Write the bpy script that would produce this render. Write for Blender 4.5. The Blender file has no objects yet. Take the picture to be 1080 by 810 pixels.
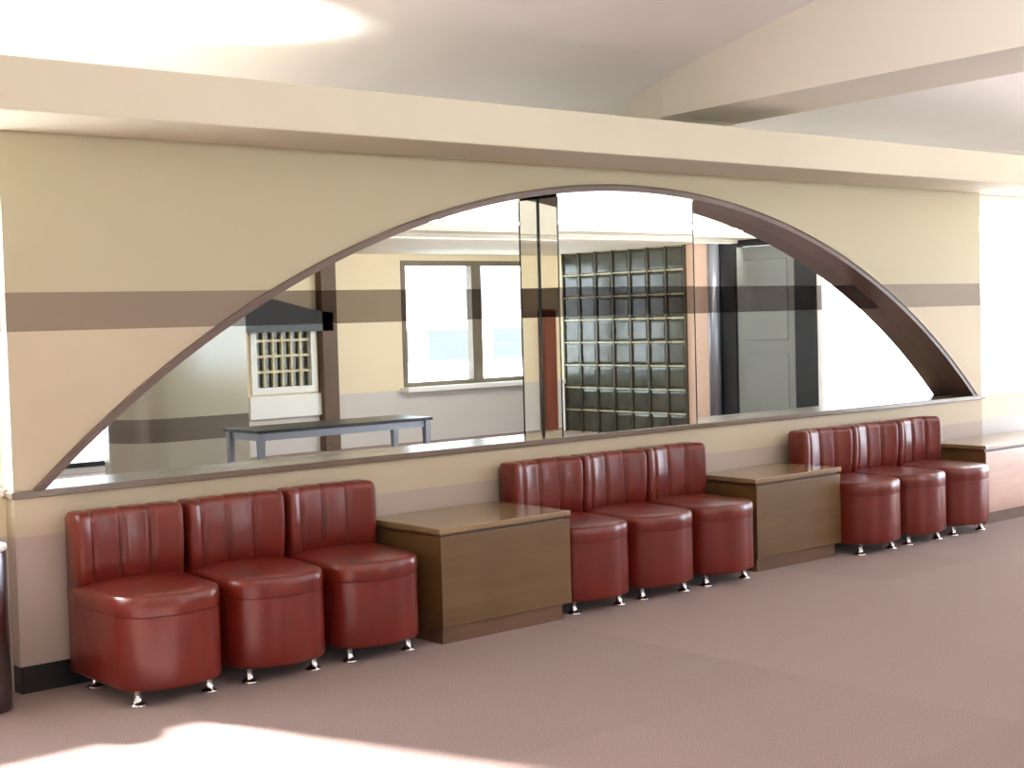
import bpy, bmesh, math, random
from mathutils import Vector, Matrix
random.seed(7)
scene = bpy.context.scene
COL = scene.collection

# ------------------------------------------------------------------ materials
def new_mat(name):
    m = bpy.data.materials.new(name)
    m.use_nodes = True
    nt = m.node_tree
    return m, nt, nt.nodes['Principled BSDF']

def lin(c):
    def f(v):
        v /= 255.0
        return v / 12.92 if v <= 0.04045 else ((v + 0.055) / 1.055) ** 2.4
    return (f(c[0]), f(c[1]), f(c[2]), 1.0)

def simple(name, rgb, rough=0.5, metal=0.0, spec=0.5, noise=0.0, nscale=20.0, bump=0.0, bscale=60.0, coat=0.0):
    m, nt, b = new_mat(name)
    b.inputs['Roughness'].default_value = rough
    b.inputs['Metallic'].default_value = metal
    b.inputs['Specular IOR Level'].default_value = spec
    b.inputs['Coat Weight'].default_value = coat
    b.inputs['Coat Roughness'].default_value = 0.12
    c = lin(rgb)
    b.inputs['Base Color'].default_value = c
    if noise or bump:
        tc = nt.nodes.new('ShaderNodeTexCoord')
    if noise:
        n = nt.nodes.new('ShaderNodeTexNoise')
        n.inputs['Scale'].default_value = nscale
        n.inputs['Detail'].default_value = 4
        nt.links.new(tc.outputs['Object'], n.inputs['Vector'])
        r = nt.nodes.new('ShaderNodeValToRGB')
        r.color_ramp.elements[0].position = 0.3
        r.color_ramp.elements[1].position = 0.7
        r.color_ramp.elements[0].color = tuple(v * (1 - noise) for v in c[:3]) + (1,)
        r.color_ramp.elements[1].color = tuple(min(1, v * (1 + noise)) for v in c[:3]) + (1,)
        nt.links.new(n.outputs['Fac'], r.inputs['Fac'])
        nt.links.new(r.outputs['Color'], b.inputs['Base Color'])
    if bump:
        n2 = nt.nodes.new('ShaderNodeTexNoise')
        n2.inputs['Scale'].default_value = bscale
        n2.inputs['Detail'].default_value = 3
        nt.links.new(tc.outputs['Object'], n2.inputs['Vector'])
        bp = nt.nodes.new('ShaderNodeBump')
        bp.inputs['Strength'].default_value = bump
        bp.inputs['Distance'].default_value = 0.004
        nt.links.new(n2.outputs['Fac'], bp.inputs['Height'])
        nt.links.new(bp.outputs['Normal'], b.inputs['Normal'])
    return m

def banded(name, bands, rough=0.6, spec=0.4):
    """paint in horizontal bands by height above the floor: [(z_top, rgb), ...] lowest first"""
    m, nt, b = new_mat(name)
    geo = nt.nodes.new('ShaderNodeNewGeometry')
    sep = nt.nodes.new('ShaderNodeSeparateXYZ')
    nt.links.new(geo.outputs['Position'], sep.inputs[0])
    prev = None
    for i, (zt, rgb) in enumerate(bands):
        c = lin(rgb)
        if prev is None:
            rn = nt.nodes.new('ShaderNodeRGB'); rn.outputs[0].default_value = c
            prev = rn.outputs[0]; lastz = zt
            continue
        gt = nt.nodes.new('ShaderNodeMath'); gt.operation = 'GREATER_THAN'
        gt.inputs[1].default_value = lastz
        nt.links.new(sep.outputs['Z'], gt.inputs[0])
        mx = nt.nodes.new('ShaderNodeMix'); mx.data_type = 'RGBA'
        nt.links.new(gt.outputs[0], mx.inputs['Factor'])
        nt.links.new(prev, mx.inputs[6])
        mx.inputs[7].default_value = c
        prev = mx.outputs[2]; lastz = zt
    # slight unevenness of the wallpaper
    n = nt.nodes.new('ShaderNodeTexNoise'); n.inputs['Scale'].default_value = 1.3; n.inputs['Detail'].default_value = 3
    nt.links.new(geo.outputs['Position'], n.inputs['Vector'])
    mr = nt.nodes.new('ShaderNodeMapRange'); mr.inputs['To Min'].default_value = 0.95; mr.inputs['To Max'].default_value = 1.05
    nt.links.new(n.outputs['Fac'], mr.inputs['Value'])
    vm = nt.nodes.new('ShaderNodeVectorMath'); vm.operation = 'SCALE'
    nt.links.new(prev, vm.inputs[0]); nt.links.new(mr.outputs[0], vm.inputs['Scale'])
    nt.links.new(vm.outputs[0], b.inputs['Base Color'])
    n2 = nt.nodes.new('ShaderNodeTexNoise'); n2.inputs['Scale'].default_value = 220
    nt.links.new(geo.outputs['Position'], n2.inputs['Vector'])
    bp = nt.nodes.new('ShaderNodeBump'); bp.inputs['Strength'].default_value = 0.08; bp.inputs['Distance'].default_value = 0.002
    nt.links.new(n2.outputs['Fac'], bp.inputs['Height']); nt.links.new(bp.outputs['Normal'], b.inputs['Normal'])
    b.inputs['Roughness'].default_value = rough
    b.inputs['Specular IOR Level'].default_value = spec
    return m

CREAM = (231, 216, 186); TAUPE = (158, 140, 122); MAUVE = (192, 176, 166)
Z_STRIPE0, Z_STRIPE1, Z_WAIN = 1.401, 1.552, 0.6076
BUFF = (182, 173, 145)
M_wall = banded('striped_wallpaper', [(Z_WAIN, (178, 162, 152)), (Z_STRIPE0, (192, 178, 154)), (Z_STRIPE1, (134, 119, 102)), (9, BUFF)])
M_wall_side = banded('plain_wallpaper', [(Z_WAIN, (206, 200, 196)), (9, CREAM)])
M_pillar = banded('banded_gloss_paint', [(0.40, (168, 162, 148)), (0.6076, (104, 96, 86)), (9, (172, 165, 142))], rough=0.12, spec=1.0)
M_ceiling = simple('ceiling_paint', (242, 239, 240), 0.8, noise=0.02, nscale=2)
M_beam = simple('beam_paint', (232, 227, 214), 0.75, noise=0.015, nscale=2)
M_sofbeam = simple('long_beam_paint', (202, 194, 174), 0.75, noise=0.015, nscale=2)
M_base = simple('black_baseboard', (26, 26, 28), 0.45)
M_trim = simple('brown_trim', (98, 76, 66), 0.35, noise=0.08, nscale=6)
M_sill = simple('brown_sill', (112, 96, 84), 0.22, noise=0.06, nscale=8, spec=0.6)
M_chrome = simple('chrome', (225, 225, 228), 0.12, metal=1.0)
M_steel = simple('brushed_steel', (160, 152, 158), 0.3, metal=1.0, noise=0.05, nscale=40)
M_white = simple('white_enamel', (235, 235, 230), 0.35)
M_winframe = simple('bronze_window_frame', (120, 108, 92), 0.4, noise=0.03)
M_black = simple('black_paint', (22, 22, 24), 0.35)
M_greymetal = simple('grey_metal', (135, 138, 148), 0.35, metal=0.6)
M_door = simple('grey_door_steel', (128, 132, 128), 0.4, noise=0.04, nscale=3)
M_darkwood = simple('dark_brown_post', (92, 70, 50), 0.5, noise=0.12, nscale=5)
M_cup = simple('red_brown_laminate', (112, 52, 34), 0.4, noise=0.1, nscale=4)
M_peach = simple('peach_pilaster', (215, 185, 165), 0.6, noise=0.02)
M_ground = simple('outside_concrete', (205, 203, 198), 0.9, noise=0.04, nscale=1)
M_bldg = simple('outside_facade', (222, 220, 212), 0.8, noise=0.03, nscale=1)
M_outwin = simple('outside_window', (60, 64, 66), 0.5)
M_latframe = simple('cream_lattice', (205, 196, 160), 0.5)
M_blockbar = simple('dark_bronze_bar', (74, 68, 56), 0.35, metal=.4)
M_block = simple('dark_glass_block', (66, 66, 54), 0.18, noise=0.35, nscale=7, spec=0.6, bump=0.3, bscale=25)

# mirrors
def mirror(name, rgb, f):
    m, nt, b = new_mat(name)
    b.inputs['Base Color'].default_value = (f * rgb[0], f * rgb[1], f * rgb[2], 1)
    b.inputs['Metallic'].default_value = 1.0
    b.inputs['Roughness'].default_value = 0.0
    return m
M_mirror = mirror('silver_mirror', (0.97, 1.0, 0.96), 0.90)
M_smoke = mirror('smoked_mirror', (1.0, 0.93, 0.88), 0.30)
M_edge = simple('polished_mirror_edge', (40, 48, 44), 0.15)

# thin window glass
def glass():
    m, nt, b = new_mat('window_glass')
    tr = nt.nodes.new('ShaderNodeBsdfTransparent')
    tr.inputs[0].default_value = (0.97, 0.98, 0.97, 1)
    gl = nt.nodes.new('ShaderNodeBsdfGlossy'); gl.inputs['Roughness'].default_value = 0.0
    mx = nt.nodes.new('ShaderNodeMixShader'); mx.inputs[0].default_value = 0.05
    nt.links.new(tr.outputs[0], mx.inputs[1]); nt.links.new(gl.outputs[0], mx.inputs[2])
    nt.links.new(mx.outputs[0], nt.nodes['Material Output'].inputs['Surface'])
    return m
M_glass = glass()

def leather():
    m, nt, b = new_mat('red_leatherette')
    tc = nt.nodes.new('ShaderNodeTexCoord')
    n = nt.nodes.new('ShaderNodeTexNoise'); n.inputs['Scale'].default_value = 5; n.inputs['Detail'].default_value = 5
    nt.links.new(tc.outputs['Object'], n.inputs['Vector'])
    r = nt.nodes.new('ShaderNodeValToRGB')
    r.color_ramp.elements[0].position = 0.3; r.color_ramp.elements[1].position = 0.75
    r.color_ramp.elements[0].color = lin((101, 27, 17)); r.color_ramp.elements[1].color = lin((119, 37, 24))
    nt.links.new(n.outputs['Fac'], r.inputs['Fac']); nt.links.new(r.outputs[0], b.inputs['Base Color'])
    v = nt.nodes.new('ShaderNodeTexVoronoi'); v.inputs['Scale'].default_value = 260
    nt.links.new(tc.outputs['Object'], v.inputs['Vector'])
    bp = nt.nodes.new('ShaderNodeBump'); bp.inputs['Strength'].default_value = 0.12; bp.inputs['Distance'].default_value = 0.001
    nt.links.new(v.outputs['Distance'], bp.inputs['Height'])
    n3 = nt.nodes.new('ShaderNodeTexNoise'); n3.inputs['Scale'].default_value = 9; n3.inputs['Detail'].default_value = 2
    nt.links.new(tc.outputs['Object'], n3.inputs['Vector'])
    bp2 = nt.nodes.new('ShaderNodeBump'); bp2.inputs['Strength'].default_value = 0.25; bp2.inputs['Distance'].default_value = 0.01
    nt.links.new(n3.outputs['Fac'], bp2.inputs['Height']); nt.links.new(bp.outputs['Normal'], bp2.inputs['Normal'])
    nt.links.new(bp2.outputs['Normal'], b.inputs['Normal'])
    b.inputs['Roughness'].default_value = 0.30
    b.inputs['Specular IOR Level'].default_value = 0.55
    b.inputs['Coat Weight'].default_value = 0.25
    b.inputs['Coat Roughness'].default_value = 0.22
    return m
M_leather = leather()
M_piping = simple('dark_red_seam', (84, 16, 14), 0.45)

def wood(name, c0, c1, rough=0.35):
    m, nt, b = new_mat(name)
    tc = nt.nodes.new('ShaderNodeTexCoord')
    mp = nt.nodes.new('ShaderNodeMapping'); mp.inputs['Scale'].default_value = (1.2, 6.0, 14.0)
    nt.links.new(tc.outputs['Object'], mp.inputs[0])
    n = nt.nodes.new('ShaderNodeTexNoise'); n.inputs['Scale'].default_value = 1.6; n.inputs['Detail'].default_value = 8
    n.inputs['Distortion'].default_value = 0.6
    nt.links.new(mp.outputs[0], n.inputs['Vector'])
    n2 = nt.nodes.new('ShaderNodeTexNoise'); n2.inputs['Scale'].default_value = 3.5; n2.inputs['Detail'].default_value = 3
    nt.links.new(tc.outputs['Object'], n2.inputs['Vector'])
    mixf = nt.nodes.new('ShaderNodeMath'); mixf.operation = 'MULTIPLY_ADD'; mixf.inputs[1].default_value = 0.5
    nt.links.new(n2.outputs['Fac'], mixf.inputs[0])
    h = nt.nodes.new('ShaderNodeMath'); h.operation = 'MULTIPLY'; h.inputs[1].default_value = 0.5
    nt.links.new(n.outputs['Fac'], h.inputs[0]); nt.links.new(h.outputs[0], mixf.inputs[2])
    r = nt.nodes.new('ShaderNodeValToRGB')
    r.color_ramp.elements[0].position = 0.35; r.color_ramp.elements[1].position = 0.65
    r.color_ramp.elements[0].color = lin(c0); r.color_ramp.elements[1].color = lin(c1)
    nt.links.new(mixf.outputs[0], r.inputs['Fac']); nt.links.new(r.outputs[0], b.inputs['Base Color'])
    b.inputs['Roughness'].default_value = rough
    b.inputs['Specular IOR Level'].default_value = 0.6
    b.inputs['Coat Weight'].default_value = 0.5
    b.inputs['Coat Roughness'].default_value = 0.18
    return m
M_wood = wood('brown_wood_veneer', (98, 73, 42), (114, 86, 52))
M_wood_glare = wood('pale_pink_veneer', (186, 150, 134), (200, 166, 150), 0.3)  # paler veneer: glare from the bright end painted into the colour
M_woodtop = wood('brown_wood_top', (134, 110, 78), (150, 124, 90), 0.25)
M_wooddark = wood('plinth_wood', (96, 66, 44), (112, 78, 54), 0.5)

def carpet():
    m, nt, b = new_mat('pink_carpet_tiles')
    geo = nt.nodes.new('ShaderNodeNewGeometry')
    mp = nt.nodes.new('ShaderNodeMapping'); mp.inputs['Scale'].default_value = (1 / 0.9, 1 / 0.9, 0.0)
    mp.inputs['Location'].default_value = (0.13, 0.21, 0)
    nt.links.new(geo.outputs['Position'], mp.inputs[0])
    fl = nt.nodes.new('ShaderNodeVectorMath'); fl.operation = 'FLOOR'
    nt.links.new(mp.outputs[0], fl.inputs[0])
    wn = nt.nodes.new('ShaderNodeTexWhiteNoise'); wn.noise_dimensions = '3D'
    nt.links.new(fl.outputs[0], wn.inputs['Vector'])
    mr = nt.nodes.new('ShaderNodeMapRange'); mr.inputs['To Min'].default_value = 0.93; mr.inputs['To Max'].default_value = 1.07
    nt.links.new(wn.outputs['Value'], mr.inputs['Value'])
    n = nt.nodes.new('ShaderNodeTexNoise'); n.inputs['Scale'].default_value = 160; n.inputs['Detail'].default_value = 3
    nt.links.new(geo.outputs['Position'], n.inputs['Vector'])
    mr2 = nt.nodes.new('ShaderNodeMapRange'); mr2.inputs['From Min'].default_value = 0.25; mr2.inputs['From Max'].default_value = 0.75
    mr2.inputs['To Min'].default_value = 0.72; mr2.inputs['To Max'].default_value = 1.28
    nt.links.new(n.outputs['Fac'], mr2.inputs['Value'])
    mu = nt.nodes.new('ShaderNodeMath'); mu.operation = 'MULTIPLY'
    nt.links.new(mr.outputs[0], mu.inputs[0]); nt.links.new(mr2.outputs[0], mu.inputs[1])
    rgb = nt.nodes.new('ShaderNodeRGB'); rgb.outputs[0].default_value = lin((148, 124, 118))
    vm = nt.nodes.new('ShaderNodeVectorMath'); vm.operation = 'SCALE'
    nt.links.new(rgb.outputs[0], vm.inputs[0]); nt.links.new(mu.outputs[0], vm.inputs['Scale'])
    nt.links.new(vm.outputs[0], b.inputs['Base Color'])
    bp = nt.nodes.new('ShaderNodeBump'); bp.inputs['Strength'].default_value = 0.35; bp.inputs['Distance'].default_value = 0.004
    nt.links.new(n.outputs['Fac'], bp.inputs['Height']); nt.links.new(bp.outputs['Normal'], b.inputs['Normal'])
    b.inputs['Roughness'].default_value = 0.95
    b.inputs['Specular IOR Level'].default_value = 0.1
    b.inputs['Sheen Weight'].default_value = 0.15
    return m
M_carpet = carpet()

# ------------------------------------------------------------------ helpers
class MB:
    """collects shapes, then links them as ONE mesh object"""
    def __init__(self): self.v = []; self.f = []
    def add(self, vs, fs):
        o = len(self.v); self.v += [tuple(v) for v in vs]
        self.f += [tuple(i + o for i in f) for f in fs]; return self
    def box(self, x0, x1, y0, y1, z0, z1):
        return self.add([(x0,y0,z0),(x1,y0,z0),(x1,y1,z0),(x0,y1,z0),(x0,y0,z1),(x1,y0,z1),(x1,y1,z1),(x0,y1,z1)],
                        [(0,3,2,1),(4,5,6,7),(0,1,5,4),(1,2,6,5),(2,3,7,6),(3,0,4,7)])
    def loft(self, loops, cap=True):
        n = len(loops[0]); o = len(self.v)
        for l in loops: self.v += [tuple(p) for p in l]
        for k in range(len(loops) - 1):
            for i in range(n):
                j = (i + 1) % n
                self.f.append((o+k*n+i, o+k*n+j, o+(k+1)*n+j, o+(k+1)*n+i))
        if cap:
            self.f.append(tuple(o + i for i in reversed(range(n))))
            self.f.append(tuple(o + (len(loops)-1)*n + i for i in range(n)))
        return self
    def lathe(self, c, prof, n=24):
        loops = []
        for r, z in prof:
            loops.append([(c[0]+r*math.cos(2*math.pi*i/n), c[1]+r*math.sin(2*math.pi*i/n), c[2]+z) for i in range(n)])
        return self.loft(loops)
    def build(self, name, mat, parent=None, bevel=0, smooth=False, sub=0, angle=None):
        me = bpy.data.meshes.new(name); me.from_pydata(self.v, [], self.f); me.update()
        bm = bmesh.new(); bm.from_mesh(me)
        bmesh.ops.recalc_face_normals(bm, faces=bm.faces); bm.to_mesh(me); bm.free()
        o = bpy.data.objects.new(name, me); COL.objects.link(o)
        me.materials.append(mat)
        if bevel:
            md = o.modifiers.new('bevel', 'BEVEL'); md.width = bevel; md.segments = 2; md.limit_method = 'ANGLE'; md.angle_limit = math.radians(40)
        if sub:
            md = o.modifiers.new('sub', 'SUBSURF'); md.levels = sub; md.render_levels = sub
        if smooth:
            for p in me.polygons: p.use_smooth = True
        if parent is not None: o.parent = parent
        return o

def empty(name, loc=(0, 0, 0)):
    o = bpy.data.objects.new(name, None); o.empty_display_size = 0.1
    o.location = loc; COL.objects.link(o); return o
def tag(o, label=None, cat=None, group=None, kind=None):
    if label: o['label'] = label
    if cat: o['category'] = cat
    if group: o['group'] = group
    if kind: o['kind'] = kind
    return o
def struct(o): o['kind'] = 'structure'; return o

# ------------------------------------------------------------------ dimensions
XL, XR = 2.127, 8.925            # near wall pier
WY = 0.08                        # recessed wall under the near windows
X_END, X_LEFT, Y_OPP = 12.0, -4.0, -7.7
Z_SOF, Z_SOFT = 2.171, 2.36      # lower beam bottom / top
Y_SOF = -0.505
Y_AISLE = -4.3
ACX, ACZ, AR = 5.53, -2.798, 4.89      # arch circle
Z_SILL = 0.785
MY = 0.15                        # mirror plane

# ------------------------------------------------------------------ floor & ceiling
struct(MB().box(X_LEFT - .2, X_END + .2, Y_OPP - .2, WY + .1, -0.1, 0).build('floor', M_carpet))

def vault_z(y):
    t = [(-4.3, 3.02), (-3.4, 3.12), (-2.5, 3.12), (-1.7, 3.03), (-1.03, 2.913), (-.35, 2.765), (.06, 2.672), (.41, 2.55), (.5, 2.51)]
    for (a, za), (b, zb) in zip(t, t[1:]):
        if a <= y <= b: return za + (zb - za) * (y - a) / (b - a)
    return t[-1][1] if y > 0 else t[0][1]
ys = [-4.3 + i * (4.8 / 42) for i in range(43)]
mb = MB()
lo = [(y, vault_z(y)) for y in ys]
# smooth the profile
zz = [z for _, z in lo]
for _ in range(4):
    zz = [zz[0]] + [(zz[i-1] + 2*zz[i] + zz[i+1]) / 4 for i in range(1, len(zz)-1)] + [zz[-1]]
prof = [(y, z) for y, z in zip(ys, zz)] + [(y, z + .15) for y, z in reversed(list(zip(ys, zz)))]
mb.loft([[(x, y, z) for y, z in prof] for x in (X_LEFT - .2, X_END + .2)])
struct(mb.build('ceiling', M_ceiling))
struct(MB().box(X_LEFT - .2, X_END + .2, Y_OPP - .2, Y_AISLE, Z_SOF, 3.2).build('trim_3', M_beam))   # dropped ceiling of the aisle

# long low beam along the near wall
struct(MB().box(X_LEFT - .2, X_END + .2, Y_SOF, 0.245, Z_SOF, Z_SOFT).build('trim_1', M_sofbeam, bevel=.006))
# cross beam to the vault
mb = MB()
bx0, bx1 = 5.80, 6.40
def bz(y): return 2.474 - 0.019 * y
mb.loft([[(bx0, y, bz(y)), (bx1, y, bz(y)), (bx1, y, 3.2), (bx0, y, 3.2)] for y in (0.0, -4.35)])
mb.loft([[(bx0, 0, bz(0)), (bx1, 0, bz(0)), (bx1, 0, 3.2), (bx0, 0, 3.2)], [(bx0 + .05, .46, 2.40), (bx1, .46, 2.40), (bx1, .46, 3.2), (bx0 + .05, .46, 3.2)]])
struct(mb.build('trim_2', M_beam))

# ------------------------------------------------------------------ near wall with arched opening
mb = MB()
N = 72
zs = Z_SILL - .02
hx = math.sqrt((AR - .012) ** 2 - (zs - ACZ) ** 2)
xs = [ACX - hx + 2 * hx * i / N for i in range(N + 1)]
arc = [(x, ACZ + math.sqrt((AR - .012) ** 2 - (x - ACX) ** 2)) for x in xs]
ZT = 2.25
def wallquad(pts):
    n = len(pts)
    mb.loft([[(x, 0, z) for x, z in pts], [(x, 0.24, z) for x, z in pts]])
wallquad([(XL, 0), (XR, 0), (XR, zs), (XL, zs)])
wallquad([(XL, zs), (arc[0][0], zs), (arc[0][0], ZT), (XL, ZT)])
wallquad([(arc[-1][0], zs), (XR, zs), (XR, ZT), (arc[-1][0], ZT)])
for (xa, za), (xb, zb) in zip(arc, arc[1:]):
    mb.add([(xa, 0, za), (xb, 0, zb), (xb, 0, ZT), (xa, 0, ZT), (xa, .24, za), (xb, .24, zb), (xb, .24, ZT), (xa, .24, ZT)],
           [(0, 1, 2, 3), (4, 7, 6, 5), (0, 4, 5, 1), (3, 2, 6, 7)])
mb.box(XL + .01, XR - .01, .20, .23, zs, ZT)
struct(mb.build('wall_near', M_wall))
struct(MB().box(XL - .004, XR + .004, -.008, .06, 0, .104).build('baseboard_near', M_base))

# windows either side of the pier
def window_bay(idx, x0, x1, side, mull):
    w = struct(MB().box(x0, x1, WY, WY + .12, 0, .765).build('wall_under_window_' + side, M_wall_side))
    w.name = 'wall_' + side + '_bay'
    struct(MB().box(x0, x1, WY, WY + .12, 2.06, Z_SOF).build('wall_' + side + '_lintel', M_beam))
    root = struct(empty('window_%d' % idx, ((x0 + x1) / 2, WY + .06, .765)))
    c = Vector(root.location)
    f = MB()
    for a, b in ((x0, x0 + .03), (x1 - .03, x1)): f.box(a - c.x, b - c.x, -.02, .03, 0, 1.295)
    for xm in mull:
        f.box(xm - c.x - .02, xm - c.x + .02, -.02, .03, .03, 1.265)
    f.box(x0 - c.x, x1 - c.x, -.02, .03, 0, .03); f.box(x0 - c.x, x1 - c.x, -.02, .03, 1.265, 1.295)
    f.build('window_frame', M_white, root)
    MB().box(x0 - c.x + .03, x1 - c.x - .03, .003, .007, .03, 1.265).build('pane', M_glass, root)
    MB().box(x0 - c.x, x1 - c.x, -.075, .06, -.0, .028).build('window_sill', M_white, root, bevel=.004)
    return root
window_bay(1, -3.6, XL, 'left', [-.8])
window_bay(2, XR, 11.6, 'right', [10.2])
struct(MB().box(X_LEFT, -3.6, 0, .2, 0, Z_SOF).build('wall_left_return', M_wall_side))
struct(MB().box(11.6, X_END, 0, .2, 0, Z_SOF).build('wall_right_return', M_wall_side))

# ------------------------------------------------------------------ arched mirror
am = empty('arched_mirror', (ACX, 0, Z_SILL))
tag(am, 'wide arched wall mirror with dark brown frame and smoked stripe above the red chairs', 'mirror')
def loc(pts): return [(x - ACX, y, z - Z_SILL) for x, y, z in pts]
# frame: trim ring on the face + reveal
hx2 = math.sqrt(AR ** 2 - (Z_SILL - ACZ) ** 2); a0 = math.asin(hx2 / AR)
ri = AR - .034
a1 = math.asin(math.sqrt(ri ** 2 - (Z_SILL - ACZ) ** 2) / ri)
NA = 96
loops = []
for i in range(NA + 1):
    t = -1 + 2 * i / NA
    so, co, si, ci = math.sin(a0 * t), math.cos(a0 * t), math.sin(a1 * t), math.cos(a1 * t)
    rm = AR - .014
    P = [(ACX + AR*so, -.008, ACZ + AR*co), (ACX + ri*si, -.008, ACZ + ri*ci), (ACX + ri*si, MY, ACZ + ri*ci),
         (ACX + AR*so, MY, ACZ + AR*co)]
    loops.append(loc(P))
fr = MB().loft(loops).build('arch_frame', M_trim, am)
# thin raised bead along the outer edge
loops = []
for i in range(NA + 1):
    t = -1 + 2 * i / NA; a = a0 * t
    P = []
    for k in range(6):
        q = k * math.pi / 3
        r = AR - .004 + .005 * math.cos(q)
        P.append((ACX + r * math.sin(a), -.009 + .005 * math.sin(q), ACZ + r * math.cos(a)))
    loops.append(loc(P))
MB().loft(loops).build('outer_bead', M_sill, am, smooth=True)
MB().box(XL - .012 - ACX, XR + .018 - ACX, -.016, MY, -.028, 0).build('mirror_sill', M_sill, am, bevel=.003)
# mirror sheets, cut by the stripe
CX0, CX1 = 5.0, 6.017
def arc_z(x, r=AR - .02): return ACZ + math.sqrt(max(0, r * r - (x - ACX) ** 2))
def sheet(x0, x1, z0, z1, y, name, mat, thick=.006):
    rr = AR - .02
    h = math.sqrt(rr ** 2 - (z0 - ACZ) ** 2)
    x0 = max(x0, ACX - h + .0005); x1 = min(x1, ACX + h - .0005)
    xsn = [x0 + (x1 - x0) * i / 40 for i in range(41)]
    top = [(x, min(z1, arc_z(x))) for x in xsn]
    poly = [(x0, z0), (x1, z0)] + [p for p in reversed(top)]
    poly = [p for i, p in enumerate(poly) if i == 0 or (abs(p[0]-poly[i-1][0]) + abs(p[1]-poly[i-1][1])) > 1e-5]
    if abs(poly[-1][0]-poly[0][0]) + abs(poly[-1][1]-poly[0][1]) < 1e-5: poly.pop()
    b = MB().loft([loc([(x, y, z) for x, z in poly]), loc([(x, y + thick, z) for x, z in poly])])
    return b.build(name, mat, am)
g = .0012
for x0, x1 in ((0, CX0), (CX1, 99)):
    sheet(x0, x1, Z_SILL, Z_STRIPE0 - g, MY, 'mirror_panel', M_mirror)
    tag(sheet(x0, x1, Z_STRIPE0, Z_STRIPE1, MY, 'smoked_stripe', M_smoke), 'dark smoked mirror stripe')
    sheet(x0, x1, Z_STRIPE1 + g, 9, MY, 'mirror_panel', M_mirror)
# mirror-clad pier standing in the niche
sheet(CX0, CX1, Z_SILL, Z_STRIPE0 - g, 0.0, 'pier_mirror', M_mirror)
tag(sheet(CX0, CX1, Z_STRIPE0, Z_STRIPE1, 0.0, 'smoked_stripe', M_smoke), 'dark smoked mirror stripe')
sheet(CX0, CX1, Z_STRIPE1 + g, 9, 0.0, 'pier_mirror', M_mirror)
for xx, s in ((CX0, 1), (CX1, -1)):
    for z0, z1, nm, mt in ((Z_SILL, Z_STRIPE0, 'pier_side_mirror', M_mirror), (Z_STRIPE0, Z_STRIPE1, 'smoked_stripe', M_smoke), (Z_STRIPE1, arc_z(xx) - .03, 'pier_side_mirror', M_mirror)):
        xa, xb = sorted((xx, xx + s * .005))
        MB().box(xa - ACX, xb - ACX, .006, MY, z0 - Z_SILL, z1 - Z_SILL).build(nm, mt, am)
    e2 = MB().box(min(xx - s*.006, xx) - ACX, max(xx - s*.006, xx) - ACX, MY - .006, MY, 0, arc_z(xx) - .03 - Z_SILL).build('edge_strip', M_edge, am)
    e = MB().box(xx - .003 - ACX, xx + .003 - ACX, -.002, .004, 0, arc_z(xx) - .03 - Z_SILL).build('edge_strip', M_edge, am)

# ------------------------------------------------------------------ chairs
def smoothstep(t): t = max(0, min(1, t)); return t * t * (3 - 2 * t)
def plan(w, yb, yf, r, bow, n=10):
    """outline, rear edge at yb, front at yf (negative), big front corner radius"""
    P = []
    P.append((-w + .015, yb)); P.append((w - .015, yb)); P.append((w, yb - .015))
    for k in range(1, 5): P.append((w, yb - .015 + (yf + r - yb + .015) * k / 5))
    for k in range(n + 1):
        a = math.pi / 2 * k / n
        P.append((w - r + r * math.cos(a), yf + r - r * math.sin(a)))
    m = 8
    for k in range(1, m):
        x = (w - r) - 2 * (w - r) * k / m
        P.append((x, yf - bow * (1 - (x / (w - r)) ** 2)))
    for k in range(n + 1):
        a = math.pi / 2 * (1 - k / n)
        P.append((-w + r - r * math.cos(a), yf + r - r * math.sin(a)))
    for k in range(4, 0, -1): P.append((-w, yb - .015 + (yf + r - yb + .015) * k / 5))
    P.append((-w, yb - .015))
    return P
W = .226; DF = -.545; RC = .125; BOW = .022
Z_LEG, Z_SEAM, Z_SEAT = .063, .336, .416
def ring(inset, z):
    cx, cy = 0, DF / 2
    pl = plan(W, 0, DF, RC, BOW)
    sx = (W - inset) / W; sy = (abs(DF) / 2 - inset) / (abs(DF) / 2)
    P = []
    for x, y in pl:
        u = max(0.0, min(1.0, (y + .10) / (DF + .10)))
        P.append((x * sx * (1 - .09 * u) - .012 * u, cy + (y - cy) * sy, z))
    return P
def crisp(o): o.data.set_sharp_from_angle(angle=math.radians(48)); return o
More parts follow.
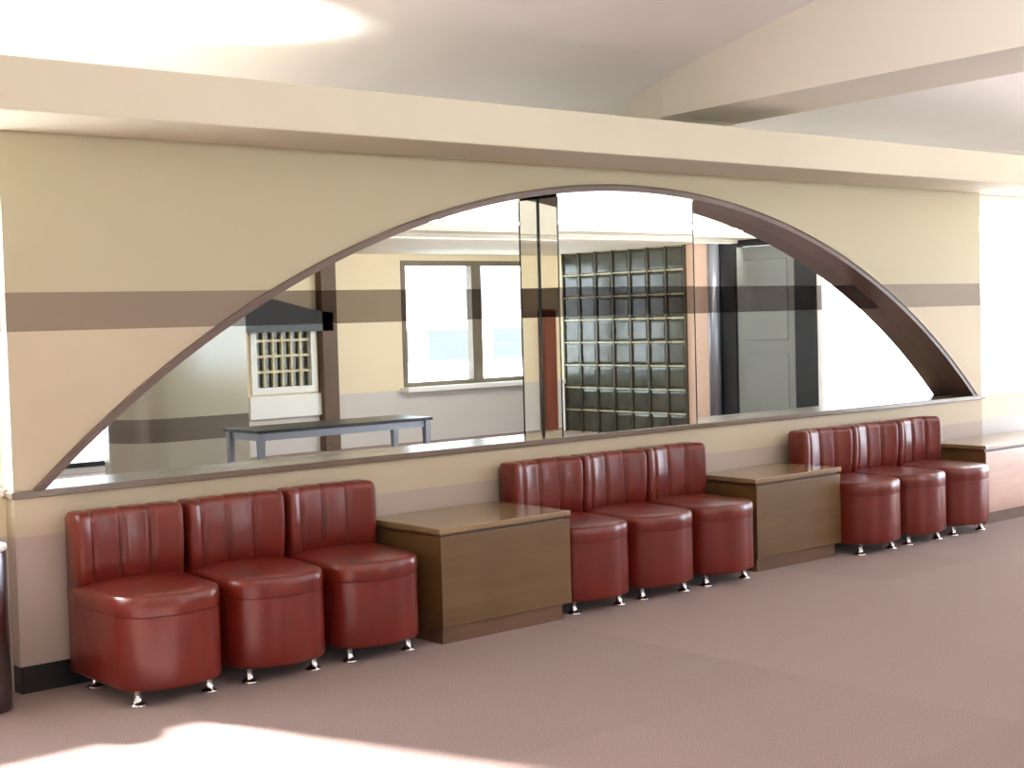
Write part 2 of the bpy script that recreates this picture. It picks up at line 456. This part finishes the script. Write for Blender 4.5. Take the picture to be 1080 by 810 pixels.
def make_chair():
    root = empty('leather_chair')
    b = MB().loft([ring(.03, Z_LEG), ring(.008, Z_LEG + .001), ring(.002, Z_LEG + .006), ring(.0, Z_LEG + .016), ring(.0, Z_LEG + .12), ring(.0, Z_SEAM - .02), ring(.0, Z_SEAM)])
    crisp(b.build('base', M_leather, root, smooth=True))
    p = MB().loft([ring(.009, Z_SEAM - .001), ring(.003, Z_SEAM), ring(.003, Z_SEAM + .003), ring(.009, Z_SEAM + .004)])
    p.build('seam_piping', M_piping, root, smooth=True)
    s = MB()
    L = [ring(.001, Z_SEAM + .003), ring(-.001, Z_SEAM + .02), ring(-.002, Z_SEAM + .045), ring(.000, Z_SEAT - .016), ring(.005, Z_SEAT - .006), ring(.015, Z_SEAT - .001), ring(.05, Z_SEAT + .003), ring(.10, Z_SEAT + .006), ring(.16, Z_SEAT + .008), ring(.21, Z_SEAT + .009)]
    s.loft(L)
    crisp(s.build('seat_cushion', M_leather, root, smooth=True))
    # backrest: channelled, concave in plan, wings curl forward
    b = MB(); loops = []
    WB = .224; ZB0, ZB1 = Z_SEAT - .045, .690
    NX = 64
    seams = [-.150, -.028, .098]
    for i in range(NX + 1):
        t = -1 + 2 * i / NX
        x = WB * math.copysign(abs(math.sin(t * math.pi / 2)) if False else abs(t), t)
        d = min(abs(x - s0) for s0 in seams)
        groove = math.exp(-(d / .010) ** 2)
        pil = 1 - groove
        thick = .078 + .070 * abs(t) ** 2.2
        edge = max(0, (abs(t) - .84) / .16)
        rnd = 1 - math.sqrt(max(0, 1 - edge ** 2))
        yf = -thick - .009 * pil + .014 * groove * 0 + .045 * rnd
        yr = 0 - .012 * rnd
        zt = ZB1 + .006 * pil - .010 * rnd
        rr = .026
        P = [(x, yr, ZB0), (x, yr, zt - rr)]
        for k in range(1, 6):
            a = math.pi / 2 * k / 5
            P.append((x, yr - rr * (1 - math.cos(a)), zt - rr + rr * math.sin(a)))
        rf = .034
        for k in range(0, 7):
            a = math.pi / 2 * k / 6
            P.append((x, yf + rf - rf * math.sin(a), zt - rf + rf * math.cos(a)))
        zb = [zt - .08, zt - .14, zt - .20, ZB0]
        for q in zb:
            u = (zt - q) / (zt - ZB0)
            P.append((x, yf - .010 * math.sin(math.pi * u) * pil + .018 * u * abs(t) ** 2, q))
        loops.append(P)
    b.loft(loops)
    b.build('backrest', M_leather, root, smooth=True)
    md = root.children[-1] if root.children else None
    for sx in (-.156, .138):
        for y in (-.462, -.075):
            l = MB().lathe((sx, y, 0), [(.030, 0), (.031, .003), (.028, .008), (.018, .014), (.0145, .022), (.0125, .045), (.013, .056), (.018, .062), (.018, .068)], 20)
            tag(l.build('leg', M_chrome, root, smooth=True), 'chrome leg with round foot')
    return root
def copy_tree(o, parent=None):
    c = o.copy(); COL.objects.link(c)
    if parent is not None: c.parent = parent
    for ch in [q for q in bpy.data.objects if q.parent == o]: copy_tree(ch, c)
    return c
proto = make_chair()
bpy.context.view_layer.update()
kids = {}
spots = [
    (2.532, -.040, 'red leatherette chair at the left end of the row, nearest the steel bin'),
    (3.005, -.040, 'red leatherette chair in the middle of the three left of the largest wooden cabinet'),
    (3.478, -.040, 'red leatherette chair touching the left side of the largest wooden cabinet'),
    (4.757, -.030, 'red leatherette chair partly hidden behind the right end of the largest wooden cabinet'),
    (5.217, -.030, 'red leatherette chair in the middle of the three between the two brown wooden cabinets'),
    (5.684, -.030, 'red leatherette chair touching the left side of the second brown wooden cabinet'),
    (6.964, -.055, 'red leatherette chair partly hidden behind the right end of the second wooden cabinet'),
    (7.432, -.055, 'red leatherette chair in the middle of the farthest group of three'),
    (7.908, -.055, 'red leatherette chair farthest right, beside the pale cabinet under the bright window'),
]
for i, (x, y, lab) in enumerate(spots):
    o = proto if i == 0 else copy_tree(proto)
    o.location = (x, y, 0)
    o.rotation_euler = (0, 0, math.radians(-1.2))
    tag(o, lab, 'chair', 'red leatherette chairs along the mirror wall')

# ------------------------------------------------------------------ wooden cabinets
def cabinet(x0, x1, yf, lab, mat=None, yb=-.012, top=.506):
    root = empty('low_cabinet', ((x0 + x1) / 2, (yf + yb) / 2, 0))
    tag(root, lab, 'cabinet', 'low wooden cabinets between the chairs')
    c = root.location
    w = (x1 - x0) / 2; d0 = yf - c.y; d1 = yb - c.y
    MB().box(-w, w, d0, d1, top - .026, top).build('top', M_woodtop, root, bevel=.003)
    MB().box(-w + .028, w - .022, d0 + .028, d1, top - .042, top - .026).build('shadow_gap', M_wooddark, root)
    MB().box(-w + .016, w + .004, d0 + .012, d1, .072, top - .040).build('body', M_wood, root, bevel=.002)
    if mat: tag(MB().box(-w + .015, w + .004, d0 + .009, d0 + .016, .073, top - .042).build('front_panel', mat, root, bevel=.001), 'pale pinkish front panel')  # front coloured pale for glare; the body keeps the brown veneer
    MB().box(-w + .022, w - .045, d0 + .024, d1 - .01, 0, .073).build('plinth', M_wooddark, root)
    return root
cabinet(3.748, 4.516, -.565, 'brown wooden cabinet with overhanging top, the largest and nearest of the three')
cabinet(5.975, 6.722, -.452, 'brown wooden cabinet second from the left, between the middle and far chairs')
cabinet(8.235, 9.60, -.445, 'long low cabinet with a pale pinkish front at the far right under the bright window', M_wood_glare)

# ------------------------------------------------------------------ steel bin at the left edge
bn = empty('ash_bin', (1.918, -.128, 0))
tag(bn, 'dark stainless steel cylinder bin with white rim at the left end of the wall', 'bin')
MB().lathe((0, 0, 0), [(.10, 0), (.115, .004), (.115, .59), (.112, .598), (.10, .598)], 48).build('bin_body', M_steel, bn, smooth=True)
MB().lathe((0, 0, 0), [(.09, .596), (.117, .597), (.119, .606), (.115, .616), (.09, .618), (.05, .612)], 48).build('bin_rim', M_white, bn, smooth=True)

# ------------------------------------------------------------------ opposite side of the hall (seen in the mirror)
# opposite wall built around its openings
openings = [(-3.85, -2.6, .3, 2.10), (4.7, 6.5, .06, 2.10), (7.86, 8.66, .66, 1.45), (9.86, X_END - .05, .64, 2.10)]
mb = MB(); x = X_LEFT
for a, b_, z0, z1 in openings:
    if a > x: mb.box(x, a, Y_OPP - .2, Y_OPP, 0, 2.25)
    mb.box(a, b_, Y_OPP - .2, Y_OPP, 0, z0); mb.box(a, b_, Y_OPP - .2, Y_OPP, z1, 2.25)
    x = b_
mb.box(x, X_END, Y_OPP - .2, Y_OPP, 0, 2.25)
struct(mb.build('wall_opposite', M_wall_side))
def opp_window(idx, x0, x1, z0, z1, mull, mat=M_winframe, ledge=True, fw=.06):
    root = struct(empty('window_%d' % idx, ((x0 + x1) / 2, Y_OPP, z0))); c = root.location
    f = MB()
    f.box(x0 - c.x, x0 + fw - c.x, -.09, .012, 0, z1 - z0); f.box(x1 - fw - c.x, x1 - c.x, -.09, .012, 0, z1 - z0)
    f.box(x0 + fw - c.x, x1 - fw - c.x, -.09, .012, 0, fw * .8); f.box(x0 + fw - c.x, x1 - fw - c.x, -.09, .012, z1 - z0 - fw, z1 - z0)
    for m_ in mull: f.box(m_ - .075 - c.x, m_ + .075 - c.x, -.09, .012, fw * .8, z1 - z0 - fw)
    f.build('window_frame', mat, root)
    MB().box(x0 + fw - c.x, x1 - fw - c.x, -.05, -.045, fw * .8, z1 - z0 - fw).build('pane', M_glass, root)
    if ledge: MB().box(x0 - .05 - c.x, x1 + .04 - c.x, -.01, .16, -.055, -.002).build('window_ledge', M_white, root, bevel=.004)
    return root
opp_window(3, 9.86, X_END - .05, .64, 2.10, [10.97])
opp_window(4, -3.85, -2.6, .3, 2.10, [])
opp_window(5, 4.7, 6.5, .06, 2.10, [5.35], M_black, ledge=False)
# lattice window in the alcove
lw = struct(empty('window_6', (8.26, Y_OPP, .66)))
f = MB()
f.box(-.41, -.34, -.09, .03, 0, .80); f.box(.34, .41, -.09, .03, 0, .80); f.box(-.34, .34, -.09, .03, 0, .07); f.box(-.34, .34, -.09, .03, .74, .80)
f.build('window_frame', M_white, lw)
f = MB()
for k in range(1, 6): f.box(-.34 + .68 * k / 6 - .012, -.34 + .68 * k / 6 + .012, -.05, -.01, .07, .74)
for k in range(1, 4): f.box(-.34, .34, -.048, -.012, .07 + .67 * k / 4 - .014, .07 + .67 * k / 4 + .014)
f.build('lattice', M_latframe, lw)
MB().box(-.34, .34, -.07, -.055, .07, .74).build('pane', M_block, lw)
MB().box(-.45, .45, 0, .05, -.26, -.02).build('apron_panel', M_white, lw)
f = MB().loft([[(-.95, y, .66), (.58, y, .66), (.58, y, .86), (.30, y, .90), (-.22, y, 1.03), (-.60, y, .90)] for y in (.0, .12)])
f.build('gabled_hood', M_black, lw)
struct(MB().box(8.70, 8.89, Y_OPP, Y_OPP + .12, 0, Z_SOF).build('trim_4', M_darkwood))
# round-nosed partition
mb = MB(); cxp, cyp, rp = 5.95, -6.2, .42
P = [(cxp + rp * math.cos(a), cyp + rp * math.sin(a)) for a in [math.pi/2 + math.pi * k / 32 for k in range(33)]]
P += [(6.70, cyp - rp), (6.70, cyp + rp)]
mb.loft([[(x, y, z) for x, y in P] for z in (0, Z_SOF)])
struct(mb.build('wall_partition', M_pillar))
pr = bpy.data.objects['wall_partition']
for pl in pr.data.polygons:
    if abs(pl.normal.z) < .5 and pl.normal.x < .2 : pl.use_smooth = True
pr.data.set_sharp_from_angle(angle=math.radians(30))

# low table in the aisle
tb = empty('low_table', (6.775, -4.55, 0))
tag(tb, 'black topped low table on grey metal legs, reflected in the mirror', 'table')
MB().box(-.875, .875, -.28, .28, .535, .56).build('tabletop', M_black, tb, bevel=.003)
MB().box(-.84, .84, -.25, .25, .475, .535).build('apron', M_greymetal, tb)
for sx in (-1, 1):
    for sy in (-1, 1):
        l = MB().loft([[(sx*.83 + q*a, sy*.24 + r*a, z) for q, r in ((-1,-1),(1,-1),(1,1),(-1,1))] for z, a in ((0, .018), (.535, .028))])
        tag(l.build('leg', M_greymetal, tb), 'grey metal leg')

struct(MB().box(-2.13, -1.95, Y_OPP, Y_OPP + .14, 0, 1.5).build('trim_5', M_cup, bevel=.004))

# end wall: glass blocks, pilaster, steel door, glazing
XE = X_END
struct(MB().box(XE, XE + .2, -5.55, -4.90, 0, 2.25).build('wall_end_pilaster', M_peach))
gb = struct(empty('window_7', (XE, -6.55, 0)))
f = MB()
y0, y1 = -7.55, -5.55; nc, nr = 7, 8
cw, chh = (y1 - y0) / nc, 2.17 / nr
for j in range(nr + 1): f.box(-.028, .048, y0 + 6.55, y1 + 6.55, max(0, j*chh - .007), min(2.17, j*chh + .007))
f.build('mortar_line', M_latframe, gb)
f = MB()
for i in range(nc + 1): f.box(-.03, .05, y0 + i*cw - .012 + 6.55, y0 + i*cw + .012 + 6.55, 0, 2.17)
f.build('block_frame', M_blockbar, gb)
f = MB()
for i in range(nc):
    for j in range(nr):
        ya, yb_, za, zb_ = y0+i*cw+.016+6.55, y0+(i+1)*cw-.016+6.55, j*chh+.014, (j+1)*chh-.014
        e = .03
        f.loft([[(.06, ya, za), (.06, yb_, za), (.06, yb_, zb_), (.06, ya, zb_)], [(-.012, ya, za), (-.012, yb_, za), (-.012, yb_, zb_), (-.012, ya, zb_)], [(-.02, ya+e, za+e), (-.02, yb_-e, za+e), (-.02, yb_-e, zb_-e), (-.02, ya+e, zb_-e)]])
f.build('pane', M_block, gb)
struct(MB().box(XE + .06, XE + .2, Y_OPP, -5.55, 0, 2.25).build('wall_end_backing', M_wall_side))
dr = struct(empty('door_1', (XE, -4.12, 0)))
MB().box(-.02, .12, -.78, -.40, 0, 2.17).add([], []).box(-.02, .12, .40, .68, 0, 2.17).box(-.02, .12, -.40, .40, 2.10, 2.17).build('door_frame', M_black, dr)
MB().box(.01, .06, -.395, .395, .01, 2.095).build('door_leaf', M_door, dr)
MB().box(.0, .01, -.29, .29, .18, .95).box(.0, .01, -.29, .29, 1.1, 1.95).build('door_panel', M_door, dr, bevel=.004)
MB().lathe((-.07, -.66, 0), [(.065, 0), (.065, 2.17)], 24).build('round_post', M_greymetal, dr, smooth=True)
struct(MB().box(XE, XE + .2, -4.9, -3.44, 2.12, 2.3).build('wall_end_lintel', M_beam))
w8 = struct(empty('window_8', (XE, -1.9, 0)))
f = MB(); f.box(-.01, .1, -1.54, -1.48, 0, 2.12); f.box(-.01, .1, 1.75, 1.82, 0, 2.12); f.box(-.01, .1, -1.48, 1.75, 0, .06); f.box(-.01, .1, -1.48, 1.75, 2.06, 2.12)
f.build('window_frame', M_white, w8)
MB().box(.04, .045, -1.48, 1.75, .06, 2.06).build('pane', M_glass, w8)
struct(MB().box(XE, XE + .2, -4.3, .2, 2.12, 3.3).box(XE, XE + .2, -.08, .2, 0, 2.12).build('wall_end', M_beam))
# left end wall
struct(MB().box(X_LEFT - .2, X_LEFT, Y_OPP, 1.0, 0, 3.3).build('wall_left', M_wall_side))
struct(MB().box(X_LEFT - .2, X_END + .2, .46, .6, 2.36, 2.75).box(X_LEFT - .2, X_END + .2, .24, .6, 2.33, 2.362).build('wall_cove', M_beam))

# ------------------------------------------------------------------ outside
struct(MB().box(-40, 50, -60, 40, -.9, -.6).build('ground', M_ground))
ob = empty('office_building', (18, -24, -.6))
tag(ob, 'pale building with a row of windows outside, seen through the reflected window', 'building')
MB().box(-16, 16, -4, 0, 0, 2.3).build('facade', M_bldg, ob)
for k in range(14):
    MB().box(-15.2 + 2.2*k, -13.6 + 2.2*k, -.02, .03, .95, 1.75).build('office_window', M_outwin, ob)

# ------------------------------------------------------------------ light
w = bpy.data.worlds.new('sky'); scene.world = w; w.use_nodes = True
bg = w.node_tree.nodes['Background']
bg.inputs[0].default_value = (0.84, 0.97, 1.16, 1); bg.inputs[1].default_value = 7.0
def lamp(name, kind, **k):
    d = bpy.data.lights.new(name, kind); o = bpy.data.objects.new(name, d); COL.objects.link(o)
    for a, v in k.items(): setattr(d, a, v)
    return o
sun = lamp('sun', 'SUN', energy=31, angle=math.radians(3.5), color=(1, .97, .95))
sun.rotation_euler = Vector((.355, -1, -.84)).to_track_quat('-Z', 'Y').to_euler()
def portal(x, y, z, sx, sy, d):
    o = lamp('portal', 'AREA', shape='RECTANGLE', size=sx, size_y=sy)
    o.data.cycles.is_portal = True
    o.location = (x, y, z); o.rotation_euler = Vector(d).to_track_quat('-Z', 'Y').to_euler()
portal((-3.6 + XL) / 2, WY + .16, 1.41, XL + 3.6, 1.3, (0, -1, 0))
portal((XR + 11.6) / 2, WY + .16, 1.41, 11.6 - XR, 1.3, (0, -1, 0))
portal(10.9, Y_OPP - .21, 1.37, 2.1, 1.46, (0, 1, 0))
portal(-3.22, Y_OPP - .21, 1.2, 1.3, 1.8, (0, 1, 0))
portal(5.6, Y_OPP - .21, 1.08, 1.8, 2.04, (0, 1, 0))
portal(XE + .21, -1.78, 1.06, 3.3, 2.1, (-1, 0, 0))
# unseen fill light added at the dropped ceiling's edge to brighten the vault
cv = lamp('cove_lamp', 'AREA', shape='RECTANGLE', size=10, size_y=.12, energy=195, color=(.93, .97, 1.02))
cv.location = (7, -4.22, 2.25); cv.rotation_euler = Vector((0, .55, 1)).to_track_quat('-Z', 'Y').to_euler()
# unseen fill lights added in the aisle to brighten the opposite wall
ww = lamp('wall_washer', 'AREA', shape='RECTANGLE', size=4.6, size_y=.12, energy=75, color=(1, .97, .92))
ww.location = (9.6, -4.45, 2.12); ww.rotation_euler = Vector((0, -1, -.42)).to_track_quat('-Z', 'Y').to_euler()
ww2 = lamp('wall_washer', 'AREA', shape='RECTANGLE', size=5, size_y=.12, energy=90, color=(1, .97, .92))
ww2.location = (-.5, -4.45, 2.12); ww2.rotation_euler = Vector((0, -1, -.42)).to_track_quat('-Z', 'Y').to_euler()
# slim housings made up to carry the added fill lights
struct(MB().box(2, 12, -4.3, -4.16, 2.175, 2.24).build('trim_6', M_beam))
struct(MB().box(7.3, 11.9, -4.52, -4.40, 2.135, Z_SOF + .001).build('trim_7', M_beam))
struct(MB().box(-3, 2, -4.52, -4.40, 2.135, Z_SOF + .001).build('trim_8', M_beam))
# unseen spot added above the long beam for the bright glow on the vault
sp = lamp('beam_uplight', 'SPOT', energy=7000, spot_size=math.radians(28), spot_blend=.12, shadow_soft_size=.03, color=(1, .98, .94))
sp.location = (1.0, -.06, 2.39)
sp.rotation_euler = Vector((1, 0.05, math.tan(math.radians(20.1)))).to_track_quat('-Z', 'Y').to_euler()

# ------------------------------------------------------------------ camera
cd = bpy.data.cameras.new('camera'); cam = bpy.data.objects.new('camera', cd); COL.objects.link(cam)
cd.sensor_fit = 'HORIZONTAL'; cd.sensor_width = 36; cd.lens = 1523.13 / 1080 * 36
R_ = Vector((0.75914316, -0.65034234, -0.02750459)); D_ = Vector((-0.0503689, -0.01656252, -0.99859334)); F_ = Vector((0.64897199, 0.75946068, -0.04533035))
U_ = -D_
M = Matrix(((R_.x, U_.x, -F_.x), (R_.y, U_.y, -F_.y), (R_.z, U_.z, -F_.z)))
cam.matrix_world = Matrix.Translation((0, -5.4579, 1.4)) @ M.to_4x4()
cd.clip_start = .05
scene.camera = cam
scene.view_settings.view_transform = 'Standard'
scene.view_settings.look = 'None'
scene.view_settings.exposure = 0.25
scene.view_settings.gamma = 1.0
scene.view_settings.use_curve_mapping = False
scene.cycles.use_denoising = True
scene.cycles.max_bounces = 10
scene.cycles.diffuse_bounces = 6
scene.cycles.glossy_bounces = 6
scene.cycles.transparent_max_bounces = 12
scene.cycles.sample_clamp_indirect = 8
